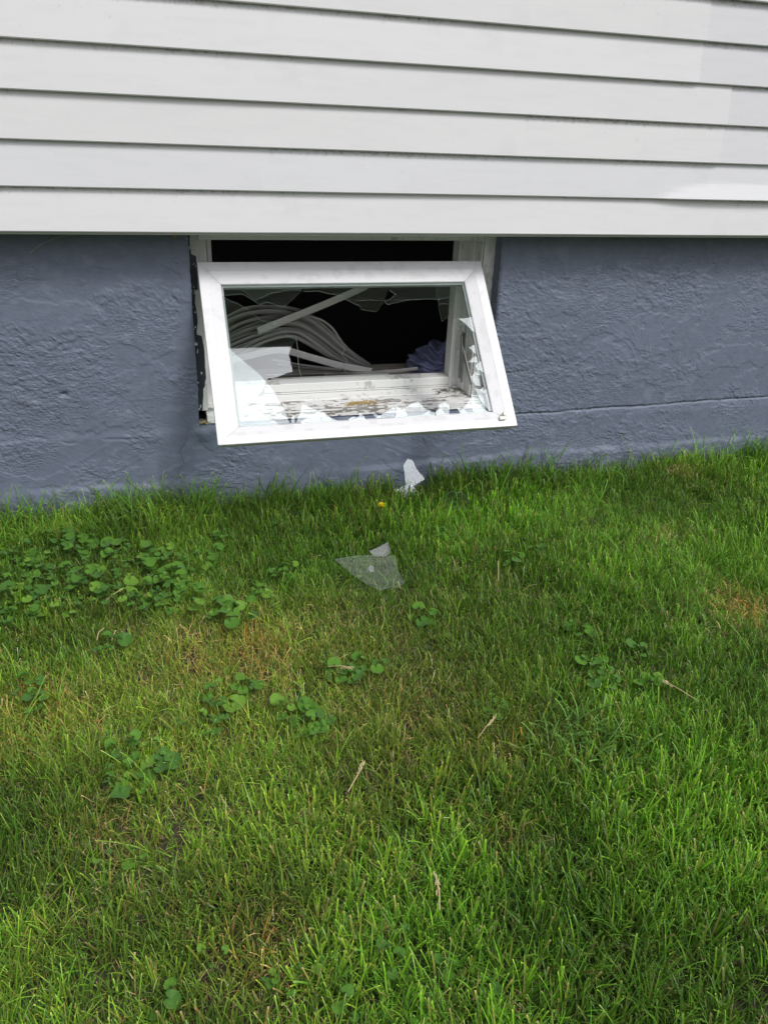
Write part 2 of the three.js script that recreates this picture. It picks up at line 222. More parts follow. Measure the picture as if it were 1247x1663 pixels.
{
  const F = OP, zc = -0.052, yTop = 0.805;
  mesh('casing', uvXY(rbox(F.x0 + 0.001, F.x0 + 0.036, 0.292, yTop, zc - 0.05, zc, 0.002), 1, -F.x0, -0.265), smearM, win).userData.label = 'left casing smeared with dark wall paint';
  mesh('casing', uvXY(rbox(F.x1 - 0.040, F.x1 - 0.002, 0.292, yTop, zc - 0.05, zc, 0.002)), frameM, win);
  mesh('casing_bead', uvXY(rbox(F.x1 - 0.046, F.x1 - 0.0405, 0.292, yTop, zc - 0.05, zc - 0.008, 0.002)), frameM, win);
  mesh('head', uvXY(rbox(F.x0 + 0.037, F.x1 - 0.047, 0.772, yTop + 0.01, -0.16, zc - 0.004, 0.002)), frameM, win);
  // side jambs step inwards
  mesh('jamb', uvXY(rbox(F.x0 + 0.002, F.x0 + 0.060, 0.292, 0.771, -0.145, zc - 0.051, 0.002)), frameM, win);
  mesh('jamb', uvXY(rbox(F.x1 - 0.056, F.x1 - 0.002, 0.292, 0.771, -0.145, zc - 0.051, 0.002)), frameM, win);
  // the inner fixed frame
  const zi = -0.146, xi0 = 0.199, xi1 = 0.945;
  mesh('inner_stile', uvXY(rbox(F.x0 + 0.002, xi0, 0.302, 0.771, zi - 0.05, zi, 0.003)), frameM, win);
  mesh('inner_stile', uvXY(rbox(xi1, F.x1 - 0.002, 0.302, 0.771, zi - 0.05, zi, 0.003)), frameM, win);
  mesh('inner_rail', uvXY(rbox(xi0 + 0.0005, xi1 - 0.0005, 0.306, 0.333, zi - 0.052, zi + 0.002, 0.003)), frameM, win);
  mesh('inner_bead', uvXY(rbox(xi0 - 0.01, xi1 + 0.01, 0.302, 0.3055, zi - 0.05, zi + 0.006, 0.001)), frameM, win);
  mesh('inner_bead', uvXY(rbox(xi0 - 0.012, xi0 - 0.008, 0.336, 0.770, zi, zi + 0.005, 0.001)), frameM, win);
  mesh('inner_bead', uvXY(rbox(xi1 + 0.008, xi1 + 0.012, 0.336, 0.770, zi, zi + 0.005, 0.001)), frameM, win);
  // sill: a sloping wooden board in three weathered strips
  const strip = (z0, y0, z1, y1, th, name, m, ox) => { const n = 90, ps = [], uvs = [], id = []; const xa = F.x0 + 0.03, xb = F.x1 - 0.006;
    const prof = [[z0, y0], [lerp(z0, z1, 0.33), lerp(y0, y1, 0.33)], [lerp(z0, z1, 0.66), lerp(y0, y1, 0.66)], [z1, y1], [z1 + 0.0006, y1 - 0.002], [z1, y1 - th], [z0, y0 - th]]; const np = prof.length;
    for (let i = 0; i <= n; i++) { const x = lerp(xa, xb, i / n); prof.forEach(([z, y], q) => { const w = q > 0 && q < 5 ? 0.0018 * (fbm(x * 38 + ox, q * 3.7 + ox, 3) - 0.5) : 0; ps.push(x, y + w, z + w); uvs.push(x + ox * 0.31, (z0 - z + (y0 - y)) + ox * 0.07); }); }
    for (let i = 0; i < n; i++) for (let q = 0; q + 1 < np; q++) { const a = i * np + q; id.push(a, a + 1, a + np, a + 1, a + np + 1, a + np); }
    let g = new THREE.BufferGeometry(); g.setAttribute('position', new THREE.Float32BufferAttribute(ps, 3)); g.setAttribute('uv', new THREE.Float32BufferAttribute(uvs, 2)); g.setIndex(id); g = toCreasedNormals(g, 0.6); return mesh(name, g, m, win); };
  strip(-0.150, 0.3015, -0.098, 0.2960, 0.03, 'sill_board', frameM, 1);
  strip(-0.0975, 0.2925, -0.060, 0.2890, 0.03, 'sill_board', peelM, 2).userData.label = 'weathered sill board with flaking paint';
  strip(-0.058, 0.2905, -0.020, 0.2860, 0.022, 'sill_board', peelM, 4).userData.label = 'outer sill board with flaking paint';
  // hinge hardware in both jambs
  const steel = std(C(0.30, 0.30, 0.29), 0.45, { metalness: 0.55 });
  for (const [x, s] of [[F.x1 - 0.0562, -1], [F.x0 + 0.0605, 1]]) {
    const hw = new THREE.Group(); hw.name = 'hinge'; win.add(hw);
    mesh('track', rbox(Math.min(x, x + s * 0.005), Math.max(x, x + s * 0.005), 0.335, 0.485, -0.128, -0.112, 0.001), steel, hw);
    mesh('track', rbox(Math.min(x, x + s * 0.004), Math.max(x, x + s * 0.004), 0.325, 0.53, -0.106, -0.0975, 0.001), steel, hw);
    const arm = rbox(-0.0015, 0.0015, -0.075, 0.075, -0.007, 0.007, 0.001); arm.rotateX(-0.82); arm.translate(x + s * 0.0075, 0.40, -0.062); mesh('arm', arm, steel, hw);
    const arm2 = rbox(-0.0015, 0.0015, -0.05, 0.05, -0.006, 0.006, 0.001); arm2.rotateX(-0.28); arm2.translate(x + s * 0.0108, 0.43, -0.098); mesh('arm', arm2, steel, hw);
    const riv = new THREE.CylinderGeometry(0.005, 0.005, 0.006, 14); riv.rotateZ(Math.PI / 2); riv.translate(x + s * 0.0135, 0.385, -0.09); mesh('rivet', riv, steel, hw);
    mesh('latch_block', rbox(Math.min(x, x + s * 0.011), Math.max(x, x + s * 0.011), 0.405, 0.425, -0.140, -0.128, 0.002), frameM, hw);
  }
}
// ---- sash: origin at its upper left outer corner, tilted 43 degrees
const SW = 0.8197, SH = 0.5282;
const sash = new THREE.Group(); sash.name = 'sash'; sash.position.set(0.1488, 0.7195, -0.025); sash.rotation.x = -0.752; win.add(sash);
const sashTex = tex(1024, 256, (i, j) => { const x = i / 1024, y = j / 256 * 0.25, n = fbm(x * 40, y * 40, 4), d = 0.16 * sm(0.5, 0.75, n), sp = vn(x * 300, y * 300) > 0.986 ? 0.4 * vn(x * 40, y * 40) : 0; const a = d + sp; return [lerp(0.60, 0.25, a), lerp(0.60, 0.245, a), lerp(0.605, 0.23, a)]; });
sashTex.repeat.set(1, 4);
const sashM = std(0xffffff, 0.38, { map: sashTex });
{
  const t = [0.062, 0.060, 0.050, 0.057];                     // widths: top, right, bottom, left
  // profile across a member: [share of width, height]; flat outer land, bevel down to the bead, drop, back
  const prof = [[0.14, -0.036], [0.14, -0.0115], [0, -0.010], [0, -0.0015], [0.02, 0], [0.45, -0.0005], [0.48, -0.0015], [0.97, -0.0105], [1, -0.012], [1, -0.0365]];
  const corner = (k) => [[0, 0], [SW, 0], [SW, -SH], [0, -SH]][k % 4], inner = [[t[3], -t[0]], [SW - t[1], -t[0]], [SW - t[1], -SH + t[2]], [t[3], -SH + t[2]]];
  ['sash_rail', 'sash_stile', 'sash_rail', 'sash_stile'].forEach((name, k) => {
    const A = corner(k), B = corner(k + 1), a = inner[k], b = inner[(k + 1) % 4], n = 24, ps = [], uv = [], id = [], np = prof.length, gap = 0.0004;
    for (let i = 0; i <= n; i++) { const f = i / n; prof.forEach(([s, z]) => { let p0 = [lerp(A[0], a[0], s), lerp(A[1], a[1], s)], p1 = [lerp(B[0], b[0], s), lerp(B[1], b[1], s)]; const L = Math.hypot(p1[0] - p0[0], p1[1] - p0[1]), e = gap / L, g = lerp(e, 1 - e, f);
      const x = lerp(p0[0], p1[0], g), y = lerp(p0[1], p1[1], g); ps.push(x, y, z); uv.push(k % 2 ? y + k * 0.3 : x + k * 0.37, (k % 2 ? x : y) + z); }); }
    for (let i = 0; i < n; i++) for (let q = 0; q < np; q++) { const c = i * np + q, d = i * np + (q + 1) % np; id.push(c, d, c + np, d, d + np, c + np); }
    let g = new THREE.BufferGeometry(); g.setAttribute('position', new THREE.Float32BufferAttribute(ps, 3)); g.setAttribute('uv', new THREE.Float32BufferAttribute(uv, 2)); g.setIndex(id); g = toCreasedNormals(g, 0.12); mesh(name, g, sashM, sash);
  });
  mesh('spacer_bar', mergeGeometries([box(t[3] - 0.004, SW - t[1] + 0.004, -t[0] - 0.006, -t[0] + 0.002, -0.0275, -0.0185), box(t[3] - 0.004, t[3] + 0.006, -SH + t[2], -t[0] - 0.006, -0.0275, -0.0185), box(SW - t[1] - 0.006, SW - t[1] + 0.004, -SH + t[2], -t[0] - 0.006, -0.0275, -0.0185), box(t[3] - 0.004, SW - t[1] + 0.004, -SH + t[2] - 0.003, -SH + t[2] + 0.006, -0.0275, -0.0185)]), std(C(0.25, 0.26, 0.26), 0.5), sash);
  const clip = mergeGeometries([rbox(SW - 0.052, SW - 0.034, -SH + 0.018, -SH + 0.028, 0.0005, 0.008, 0.001), rbox(SW - 0.040, SW - 0.034, -SH + 0.028, -SH + 0.04, 0.0005, 0.012, 0.001)]); mesh('corner_clip', clip, std(C(0.6, 0.58, 0.52), 0.5), sash);
}
// ---- broken double glazing: every piece left in the sash
const glassM = new THREE.MeshPhysicalMaterial({ color: C(0.95, 0.985, 0.97), roughness: 0.02, transmission: 1, thickness: 0, ior: 1.62, side: THREE.DoubleSide });
const edgeM = new THREE.MeshPhysicalMaterial({ color: C(0.70, 0.80, 0.77), roughness: 0.25, transmission: 0.7, thickness: 0, ior: 1.52, side: THREE.DoubleSide });
function shard(poly, th = 0.002) { // plate with conchoidal, slightly wandering edges
  const pts = [], n = poly.length; for (let k = 0; k < n; k++) { const [ax, ay] = poly[k], [bx, by] = poly[(k + 1) % n], L = Math.hypot(bx - ax, by - ay), m = Math.max(1, Math.round(L / 0.008)), q = rr(-1, 1) * Math.min(0.003, L * 0.06);
    for (let i = 0; i < m; i++) { const f = i / m, o = q * Math.sin(Math.PI * f) + (i ? rr(-1, 1) * 0.0008 : 0); pts.push(new THREE.Vector2(lerp(ax, bx, f) - (by - ay) / L * o, lerp(ay, by, f) + (bx - ax) / L * o)); } }
  const g = new THREE.ExtrudeGeometry(new THREE.Shape(pts), { depth: th, bevelEnabled: false }); return g.translate(0, 0, -th / 2);
}
const SHARDS = [ // [pane: 0 outer 1 inner, outline, turn about its foot, label]
  [0, [[0.05, -0.086], [0.06, -0.097], [0.092, -0.116], [0.124, -0.139], [0.152, -0.172], [0.183, -0.179], [0.204, -0.205], [0.239, -0.232], [0.222, -0.256], [0.213, -0.278], [0.215, -0.305], [0.218, -0.327], [0.187, -0.336], [0.151, -0.343], [0.141, -0.352], [0.124, -0.388], [0.085, -0.414], [0.127, -0.445], [0.165, -0.479], [0.164, -0.489], [0.054, -0.489], [0.05, -0.14]]],
  [1, [[0.052, -0.235], [0.1, -0.291], [0.144, -0.344], [0.167, -0.383], [0.185, -0.429], [0.195, -0.474], [0.193, -0.489], [0.052, -0.489]]],
  [1, [[0.052, -0.148], [0.066, -0.16], [0.08, -0.163], [0.07, -0.193], [0.06, -0.206], [0.05, -0.21]]],
  [0, [[0.052, -0.05], [0.055, -0.066], [0.103, -0.068], [0.112, -0.078], [0.145, -0.113], [0.152, -0.106], [0.178, -0.093], [0.22, -0.082], [0.274, -0.081], [0.278, -0.052]]],
  [1, [[0.067, -0.05], [0.065, -0.068], [0.068, -0.085], [0.116, -0.082], [0.156, -0.117], [0.182, -0.108], [0.225, -0.122], [0.239, -0.109], [0.277, -0.075], [0.285, -0.05]]],
  [0, [[0.282, -0.052], [0.281, -0.085], [0.319, -0.083], [0.368, -0.096], [0.399, -0.115], [0.416, -0.125], [0.434, -0.135], [0.432, -0.144], [0.455, -0.149], [0.478, -0.153], [0.491, -0.139], [0.506, -0.117], [0.522, -0.085], [0.528, -0.053]]],
  [0, [[0.532, -0.053], [0.527, -0.084], [0.544, -0.099], [0.507, -0.12], [0.514, -0.132], [0.542, -0.125], [0.61, -0.116], [0.673, -0.117], [0.701, -0.112], [0.713, -0.102], [0.702, -0.18], [0.715, -0.18], [0.734, -0.175], [0.764, -0.176], [0.766, -0.056]]],
  [1, [[0.678, -0.05], [0.672, -0.111], [0.672, -0.181], [0.696, -0.165], [0.713, -0.126], [0.731, -0.05]]],
  [0, [[0.717, -0.1815], [0.762, -0.178], [0.764, -0.231], [0.756, -0.226], [0.742, -0.207], [0.731, -0.194]], [0.03, -0.02]],
  [1, [[0.718, -0.192], [0.744, -0.2], [0.768, -0.196], [0.768, -0.22], [0.75, -0.207], [0.723, -0.216], [0.716, -0.204]]],
  [1, [[0.75, -0.224], [0.758, -0.244], [0.758, -0.315], [0.771, -0.316], [0.769, -0.224]]],
  [0, [[0.738, -0.334], [0.755, -0.321], [0.766, -0.321], [0.766, -0.361], [0.755, -0.351], [0.741, -0.344]], [0.02, -0.03]],
  [1, [[0.723, -0.36], [0.743, -0.34], [0.751, -0.357], [0.767, -0.358], [0.767, -0.399], [0.754, -0.394], [0.733, -0.388]], [0.015, 0.02]],
  [0, [[0.721, -0.4], [0.75, -0.406], [0.764, -0.407], [0.766, -0.472], [0.751, -0.472], [0.737, -0.449], [0.729, -0.423]], [-0.02, -0.02]],
  [0, [[0.663, -0.471], [0.705, -0.431], [0.749, -0.475], [0.751, -0.488], [0.659, -0.486]]],
  [1, [[0.714, -0.413], [0.749, -0.421], [0.769, -0.473], [0.758, -0.484], [0.711, -0.484]]],
  [0, [[0.346, -0.478], [0.352, -0.47], [0.362, -0.466], [0.39, -0.47], [0.395, -0.477], [0.395, -0.492], [0.346, -0.491]], [0.03, 0.02]],
  [1, [[0.423, -0.469], [0.483, -0.438], [0.494, -0.454], [0.478, -0.488], [0.412, -0.486]]],
  [0, [[0.468, -0.49], [0.472, -0.479], [0.494, -0.457], [0.53, -0.437], [0.551, -0.431], [0.565, -0.454], [0.5905, -0.467], [0.588, -0.486]], [-0.01, 0.01]],
  [0, [[0.601, -0.448], [0.629, -0.437], [0.639, -0.45], [0.633, -0.47], [0.63, -0.487], [0.592, -0.486], [0.595, -0.467], [0.61, -0.457]], [0.0, 0.02]],
  [1, [[0.208, -0.487], [0.208, -0.469], [0.234, -0.414], [0.283, -0.437], [0.276, -0.488]]],
  [0, [[0.215, -0.487], [0.22, -0.472], [0.245, -0.461], [0.269, -0.445], [0.323, -0.476], [0.325, -0.489]], [0.02, 0.03]],
  [1, [[0.196, -0.482], [0.198, -0.455], [0.207, -0.445], [0.206, -0.462], [0.2065, -0.482]]],
];
for (let k = 0; k < 9; k++) { const u = 0.225 + k * 0.056 + rr(-0.015, 0.015), w = rr(0.012, 0.026), h = rr(0.012, 0.04), l = rr(-0.02, 0.02); SHARDS.push([2, [[u - w, -0.488], [u - w * 0.7, -0.478 + h * 0.3], [u + l, -0.478 + h], [u + w * rr(0.3, 0.7), -0.478 + h * rr(0.3, 0.6)], [u + w, -0.488]], [rr(-0.03, 0.02), rr(-0.04, 0.04)]]); }   // splinters still caught in the lower bead
for (let k = 0; k < 5; k++) { const v = -0.225 - k * 0.045 + rr(-0.01, 0.01), w = rr(0.015, 0.045), h = rr(0.012, 0.024); SHARDS.push([2, [[0.766, v + h], [0.758 - w * 0.5, v + h * 0.7], [0.758 - w, v - h * rr(-0.4, 0.6)], [0.754 - w * 0.3, v - h * 0.6], [0.766, v - h]], [rr(-0.03, 0.02), rr(-0.04, 0.03)]]); }
SHARDS.forEach(([pane, poly, turn]) => { const o = mesh('glass_shard', shard(poly), [glassM, edgeM], sash); o.position.z = [-0.0155, -0.0295, -0.0215][pane]; if (turn) { const [ty, tz] = turn, yb = Math.min(...poly.map((p) => p[1])); o.geometry.translate(0, -yb, 0); o.position.y = yb; const xb = poly.reduce((a, p) => a + p[0], 0) / poly.length; o.geometry.translate(-xb, 0, 0); o.position.x = xb; o.rotation.set(ty, tz, 0); } });

// ---------------------------------------------------------------- inside the opening
// a fallen blind: vinyl slats bunched and sagging
const blind = thing('venetian_blind', 'collapsed white slatted blind bunched inside the broken window', 'blind', [0, -0.0429, -0.0887]); blind.scale.setScalar(1.04);   // it lies on the ledge behind the frame
const slatM = new THREE.MeshPhysicalMaterial({ color: C(0.56, 0.55, 0.535), roughness: 0.5, side: THREE.DoubleSide });
function slat(name, pts, width, roll, crown = 0.0022, m = slatM, parent = blind) {
  const cv = new THREE.CatmullRomCurve3(pts.map((p) => new THREE.Vector3(...p))), n = 40, ps = [], id = [], np = 7, up = new THREE.Vector3(0, 0, 1);
  for (let i = 0; i <= n; i++) { const p = cv.getPoint(i / n), t = cv.getTangent(i / n), side = new THREE.Vector3().crossVectors(up, t).normalize(), nn = new THREE.Vector3().crossVectors(t, side).normalize(), r = typeof roll === 'function' ? roll(i / n) : roll;
    const a = side.clone().multiplyScalar(Math.cos(r)).addScaledVector(nn, Math.sin(r)), b = new THREE.Vector3().crossVectors(t, a);
    for (let q = 0; q < np; q++) { const s = q / (np - 1) - 0.5, v = p.clone().addScaledVector(a, s * width).addScaledVector(b, crown * (1 - 4 * s * s)); ps.push(v.x, v.y, v.z); } }
  for (let i = 0; i < n; i++) for (let q = 0; q + 1 < np; q++) { const c = i * np + q; id.push(c, c + 1, c + np, c + 1, c + np + 1, c + np); }
  const g = new THREE.BufferGeometry(); g.setAttribute('position', new THREE.Float32BufferAttribute(ps, 3)); g.setIndex(id); g.computeVertexNormals(); return mesh(name, g, m, parent);
}
{
  const top = [[0.170, 0.470, -0.25], [0.287, 0.541, -0.262], [0.378, 0.548, -0.263], [0.475, 0.526, -0.265], [0.549, 0.479, -0.267], [0.618, 0.414, -0.268], [0.694, 0.347, -0.27]];
  const bot = [[0.17, 0.375, -0.205], [0.277, 0.415, -0.212], [0.359, 0.450, -0.218], [0.441, 0.462, -0.225], [0.504, 0.428, -0.232], [0.581, 0.378, -0.238], [0.69, 0.338, -0.245]];
  const N = 15; for (let k = 0; k < N; k++) { const f = k / (N - 1), e = rr(-0.05, 0.06), pts = top.map((t, i) => t.map((v, c) => lerp(v, bot[i][c], f) + rr(-1, 1) * (c === 2 ? 0.004 : i > 3 ? 0.0015 : 0.005))); if (e < 0) pts[6] = pts[6].map((v, c) => lerp(v, pts[5][c], -e * 8)); else pts[6][0] += e * 0.5; const a = [0.9, 1.1, 0.75, 1.2, 1.0][k % 5] + rr(-0.08, 0.08); slat('slat', pts, 0.024, (t) => a + 0.12 * sm(0.45, 0.9, t), 0.0006); }
  slat('slat', [[0.17, 0.378, -0.2], [0.30, 0.41, -0.205], [0.40, 0.424, -0.207], [0.5, 0.395, -0.212], [0.585, 0.367, -0.216], [0.70, 0.3395, -0.222]], 0.024, 0.3, 0.0009);
  for (const [x0, y0, x1, y1, w, a] of [[0.37, 0.400, 0.60, 0.350, 0.020, 1.0], [0.385, 0.386, 0.665, 0.340, 0.022, 1.2], [0.37, 0.368, 0.72, 0.3395, 0.018, 1.3], [0.35, 0.352, 0.745, 0.338, 0.022, 1.4]]) slat('slat', [[x0, y0, -0.188], [lerp(x0, x1, 0.35), lerp(y0, y1, 0.42), -0.2], [lerp(x0, x1, 0.7), lerp(y0, y1, 0.76), -0.21], [x1, y1, -0.218]], w, a, 0.0009);
  slat('slat', [[0.33, 0.486, -0.205], [0.422, 0.514, -0.225], [0.508, 0.538, -0.25], [0.622, 0.575, -0.275], [0.7, 0.6, -0.3]], 0.026, 0.35, 0.0012);
  slat('slat', [[0.486, 0.516, -0.262], [0.535, 0.505, -0.262], [0.575, 0.476, -0.262], [0.605, 0.433, -0.262], [0.66, 0.375, -0.262]], 0.018, 1.1);
  slat('slat', [[0.54, 0.3375, -0.215], [0.6, 0.334, -0.222], [0.727, 0.344, -0.19], [0.839, 0.361, -0.16]], 0.015, 0.5, 0.0006);
  mesh('bottom_rail', rbox(0.36, 0.742, 0.3342, 0.3465, -0.172, -0.150, 0.003), std(C(0.70, 0.70, 0.68), 0.45), blind);
  const cordM = std(C(0.55, 0.54, 0.5), 0.8);
  const cord = (pts, r = 0.0009) => mesh('cord', new THREE.TubeGeometry(new THREE.CatmullRomCurve3(pts.map((p) => new THREE.Vector3(...p))), 40, r, 6), cordM, blind);
  cord([[0.60, 0.435, -0.225], [0.607, 0.42, -0.212], [0.598, 0.40, -0.208], [0.612, 0.385, -0.206], [0.605, 0.36, -0.205], [0.61, 0.34, -0.2]]);
  cord([[0.447, 0.47, -0.2], [0.45, 0.43, -0.19], [0.452, 0.38, -0.184], [0.46, 0.337, -0.18]]);
  cord([[0.70, 0.337, -0.2], [0.735, 0.346, -0.205], [0.76, 0.343, -0.21], [0.745, 0.337, -0.2]]);
}
{ // shelf just below the sill inside, with a heap of lavender cloth on it
  tag(mesh('inner_ledge', rbox(0.0, 1.2, 0.280, 0.3025, -0.43, -0.2215, 0.004), std(C(0.35, 0.32, 0.28), 0.7)), 'wooden ledge inside the wall under the window', 'ledge');
  const g = mergeVertices(new THREE.SphereGeometry(1, 140, 90)), p = g.attributes.position;
  for (let i = 0; i < p.count; i++) { const x = p.getX(i), y = p.getY(i), z = p.getZ(i), a = fbm(x * 1.6 + y * 1.2 + 4, y * 3.2 - x * 0.6 + z + 8, 2), f = 1 - Math.abs(2 * a - 1), e = 1 - Math.abs(2 * fbm(x * 2.2 - z + 9, y * 4.2 + x + 2, 3) - 1), r = 0.72 + 0.34 * Math.pow(f, 2.2) + 0.24 * Math.pow(e, 3);
    const ly = y * r + 0.16 * x; p.setXYZ(i, 0.99 + x * r * 0.105, 0.3035 + 0.088 * Math.max(0, (ly + 0.62) / 1.5) * (1 + 0.12 * Math.sin(x * 9 + z * 4)), -0.325 + z * r * 0.085); }
  g.deleteAttribute('uv'); g.computeVertexNormals();
  tag(mesh('cloth_heap', g, new THREE.MeshPhysicalMaterial({ color: C(0.17, 0.18, 0.31), roughness: 0.95, sheen: 0.4, side: THREE.DoubleSide })), 'crumpled lavender cloth inside the window beside the blind', 'cloth');
}

// ---------------------------------------------------------------- lawn
const lushAt = (x, z) => fbm(x * 1.9 + 11, z * 1.9 + 4, 3);
const BARE = [[0.18, 0.78, 0.16, 0.8], [0.04, 0.80, 0.15, 0.6], [-0.27, 0.9, 0.14, 0.75], [0.085, 1.47, 0.05, 0.9], [1.38, 0.86, 0.11, 0.9], [1.42, 0.49, 0.08, 0.5], [0.36, 0.72, 0.18, 0.35], [0.83, 0.62, 0.10, 0.3], [0.62, 1.18, 0.10, 0.5], [-0.13, 1.2, 0.1, 0.4], [0.42, 1.02, 0.16, 0.4], [0.5, 1.38, 0.05, 0.5], [0.60, 0.05, 0.05, 0.6], [1.74, 0.12, 0.05, 0.9], [0.35, 1.62, 0.06, 0.4]];
const bareAt = (x, z) => { let b = 0; for (const [a, c, r, s] of BARE) { const d = Math.hypot(x - a, z - c) / r; b = Math.max(b, s * Math.exp(-d * d)); } return b; };
const bladeM = new THREE.MeshPhysicalMaterial({ color: 0xffffff, vertexColors: true, roughness: 1, specularIntensity: 0.25, transmission: 0.3, thickness: 0, clearcoat: 0.45, clearcoatRoughness: 0.27, side: THREE.DoubleSide });
function tuft(nb, L0, L1, w0, w1, spread, lean, dry) {
  const ps = [], cs = [], id = []; for (let b = 0; b < nb; b++) {
    const L = rr(L0, L1), w = rr(w0, w1), az = rr(0, 6.283), lx = Math.cos(az), lz = Math.sin(az), le = rr(0.15, 1) * lean, dr = rr(0, 1) ** 2 * 1.5, bx = rr(-1, 1) * spread, bz = rr(-1, 1) * spread, tw = rr(-0.7, 0.7), cut = R() < 0.6, n = 6;
    const isDry = R() < dry, t = R() < 0.2 ? rr(1.3, 1.8) : rr(0.5, 1.25), y = rr(-0.18, 0.2), col = isDry ? [1.1 * t + 1.0, 0.45 * t + 0.55, 1.4 * t + 1.6] : [t * (1 + y), t, t * (1 - y)];
    const o = ps.length / 3; let x = bx, yy = -0.006, z = bz, a = le * 0.5; const fx = -lz * Math.cos(tw) + lx * Math.sin(tw) * 0.3, fz = lx * Math.cos(tw) + lz * Math.sin(tw) * 0.3;
    for (let i = 0; i <= n; i++) { const f = i === n ? 1 : i / n * 1.1, ww = w * (f < 0.25 ? lerp(0.55, 1, f * 4) : lerp(1, cut ? 0.72 : 0.12, ((f - 0.25) / 0.75) ** (cut ? 1.6 : 1.8)));
      const fold = 0.18 * ww; ps.push(x - fx * ww / 2, yy, z - fz * ww / 2, x + lx * fold * Math.cos(a), yy - fold * Math.sin(a) * 0.4, z + lz * fold * Math.cos(a), x + fx * ww / 2, yy, z + fz * ww / 2);
      const tip = cut && i === n ? [2.3, 1.6, 3.6] : [1, 1, 1], s = [col[0] * tip[0], col[1] * tip[1], col[2] * tip[2]]; for (let q = 0; q < 3; q++) cs.push(...s);
      a = le * (0.5 + f) + dr * f * f * 1.2; const st = i === n - 1 ? L * 0.0834 : L / n * 1.1; x += lx * Math.sin(a) * st; z += lz * Math.sin(a) * st; yy += Math.cos(a) * st; }
    for (let i = 0; i < n; i++) for (let q = 0; q < 2; q++) { const c = o + i * 3 + q; id.push(c, c + 1, c + 3, c + 1, c + 4, c + 3); }
  }
  const g = new THREE.BufferGeometry(); g.setAttribute('position', new THREE.Float32BufferAttribute(ps, 3)); g.setAttribute('color', new THREE.Float32BufferAttribute(cs, 3)); g.setIndex(id); g.computeVertexNormals(); return g;
}
function scatter(name, label, kinds, places) { // places: [x, z, kind, scale, yaw, tiltx, tiltz, colour]
  const root = new THREE.Group(); root.name = numbered(name); root.userData = { label, category: 'grass', kind: 'stuff' }; scene.add(root);
  const by = kinds.map(() => []); places.forEach((p) => by[p[2]].push(p)); const M = new THREE.Matrix4(), q = new THREE.Quaternion(), e = new THREE.Euler(), P = new THREE.Vector3(), S = new THREE.Vector3();
  kinds.forEach((g, k) => { if (!by[k].length) return; const im = shade(new THREE.InstancedMesh(g, bladeM, by[k].length)); im.name = 'blades'; by[k].forEach(([x, z, , s, yaw, tx, tz, c], i) => { P.set(x, lawnH(x, z), z); q.setFromEuler(e.set(tx, yaw, tz)); S.set(Math.sqrt(s), s, Math.sqrt(s)); im.setMatrixAt(i, M.compose(P, q, S)); im.setColorAt(i, c); }); im.userData.kind = 'stuff'; root.add(im); });
}
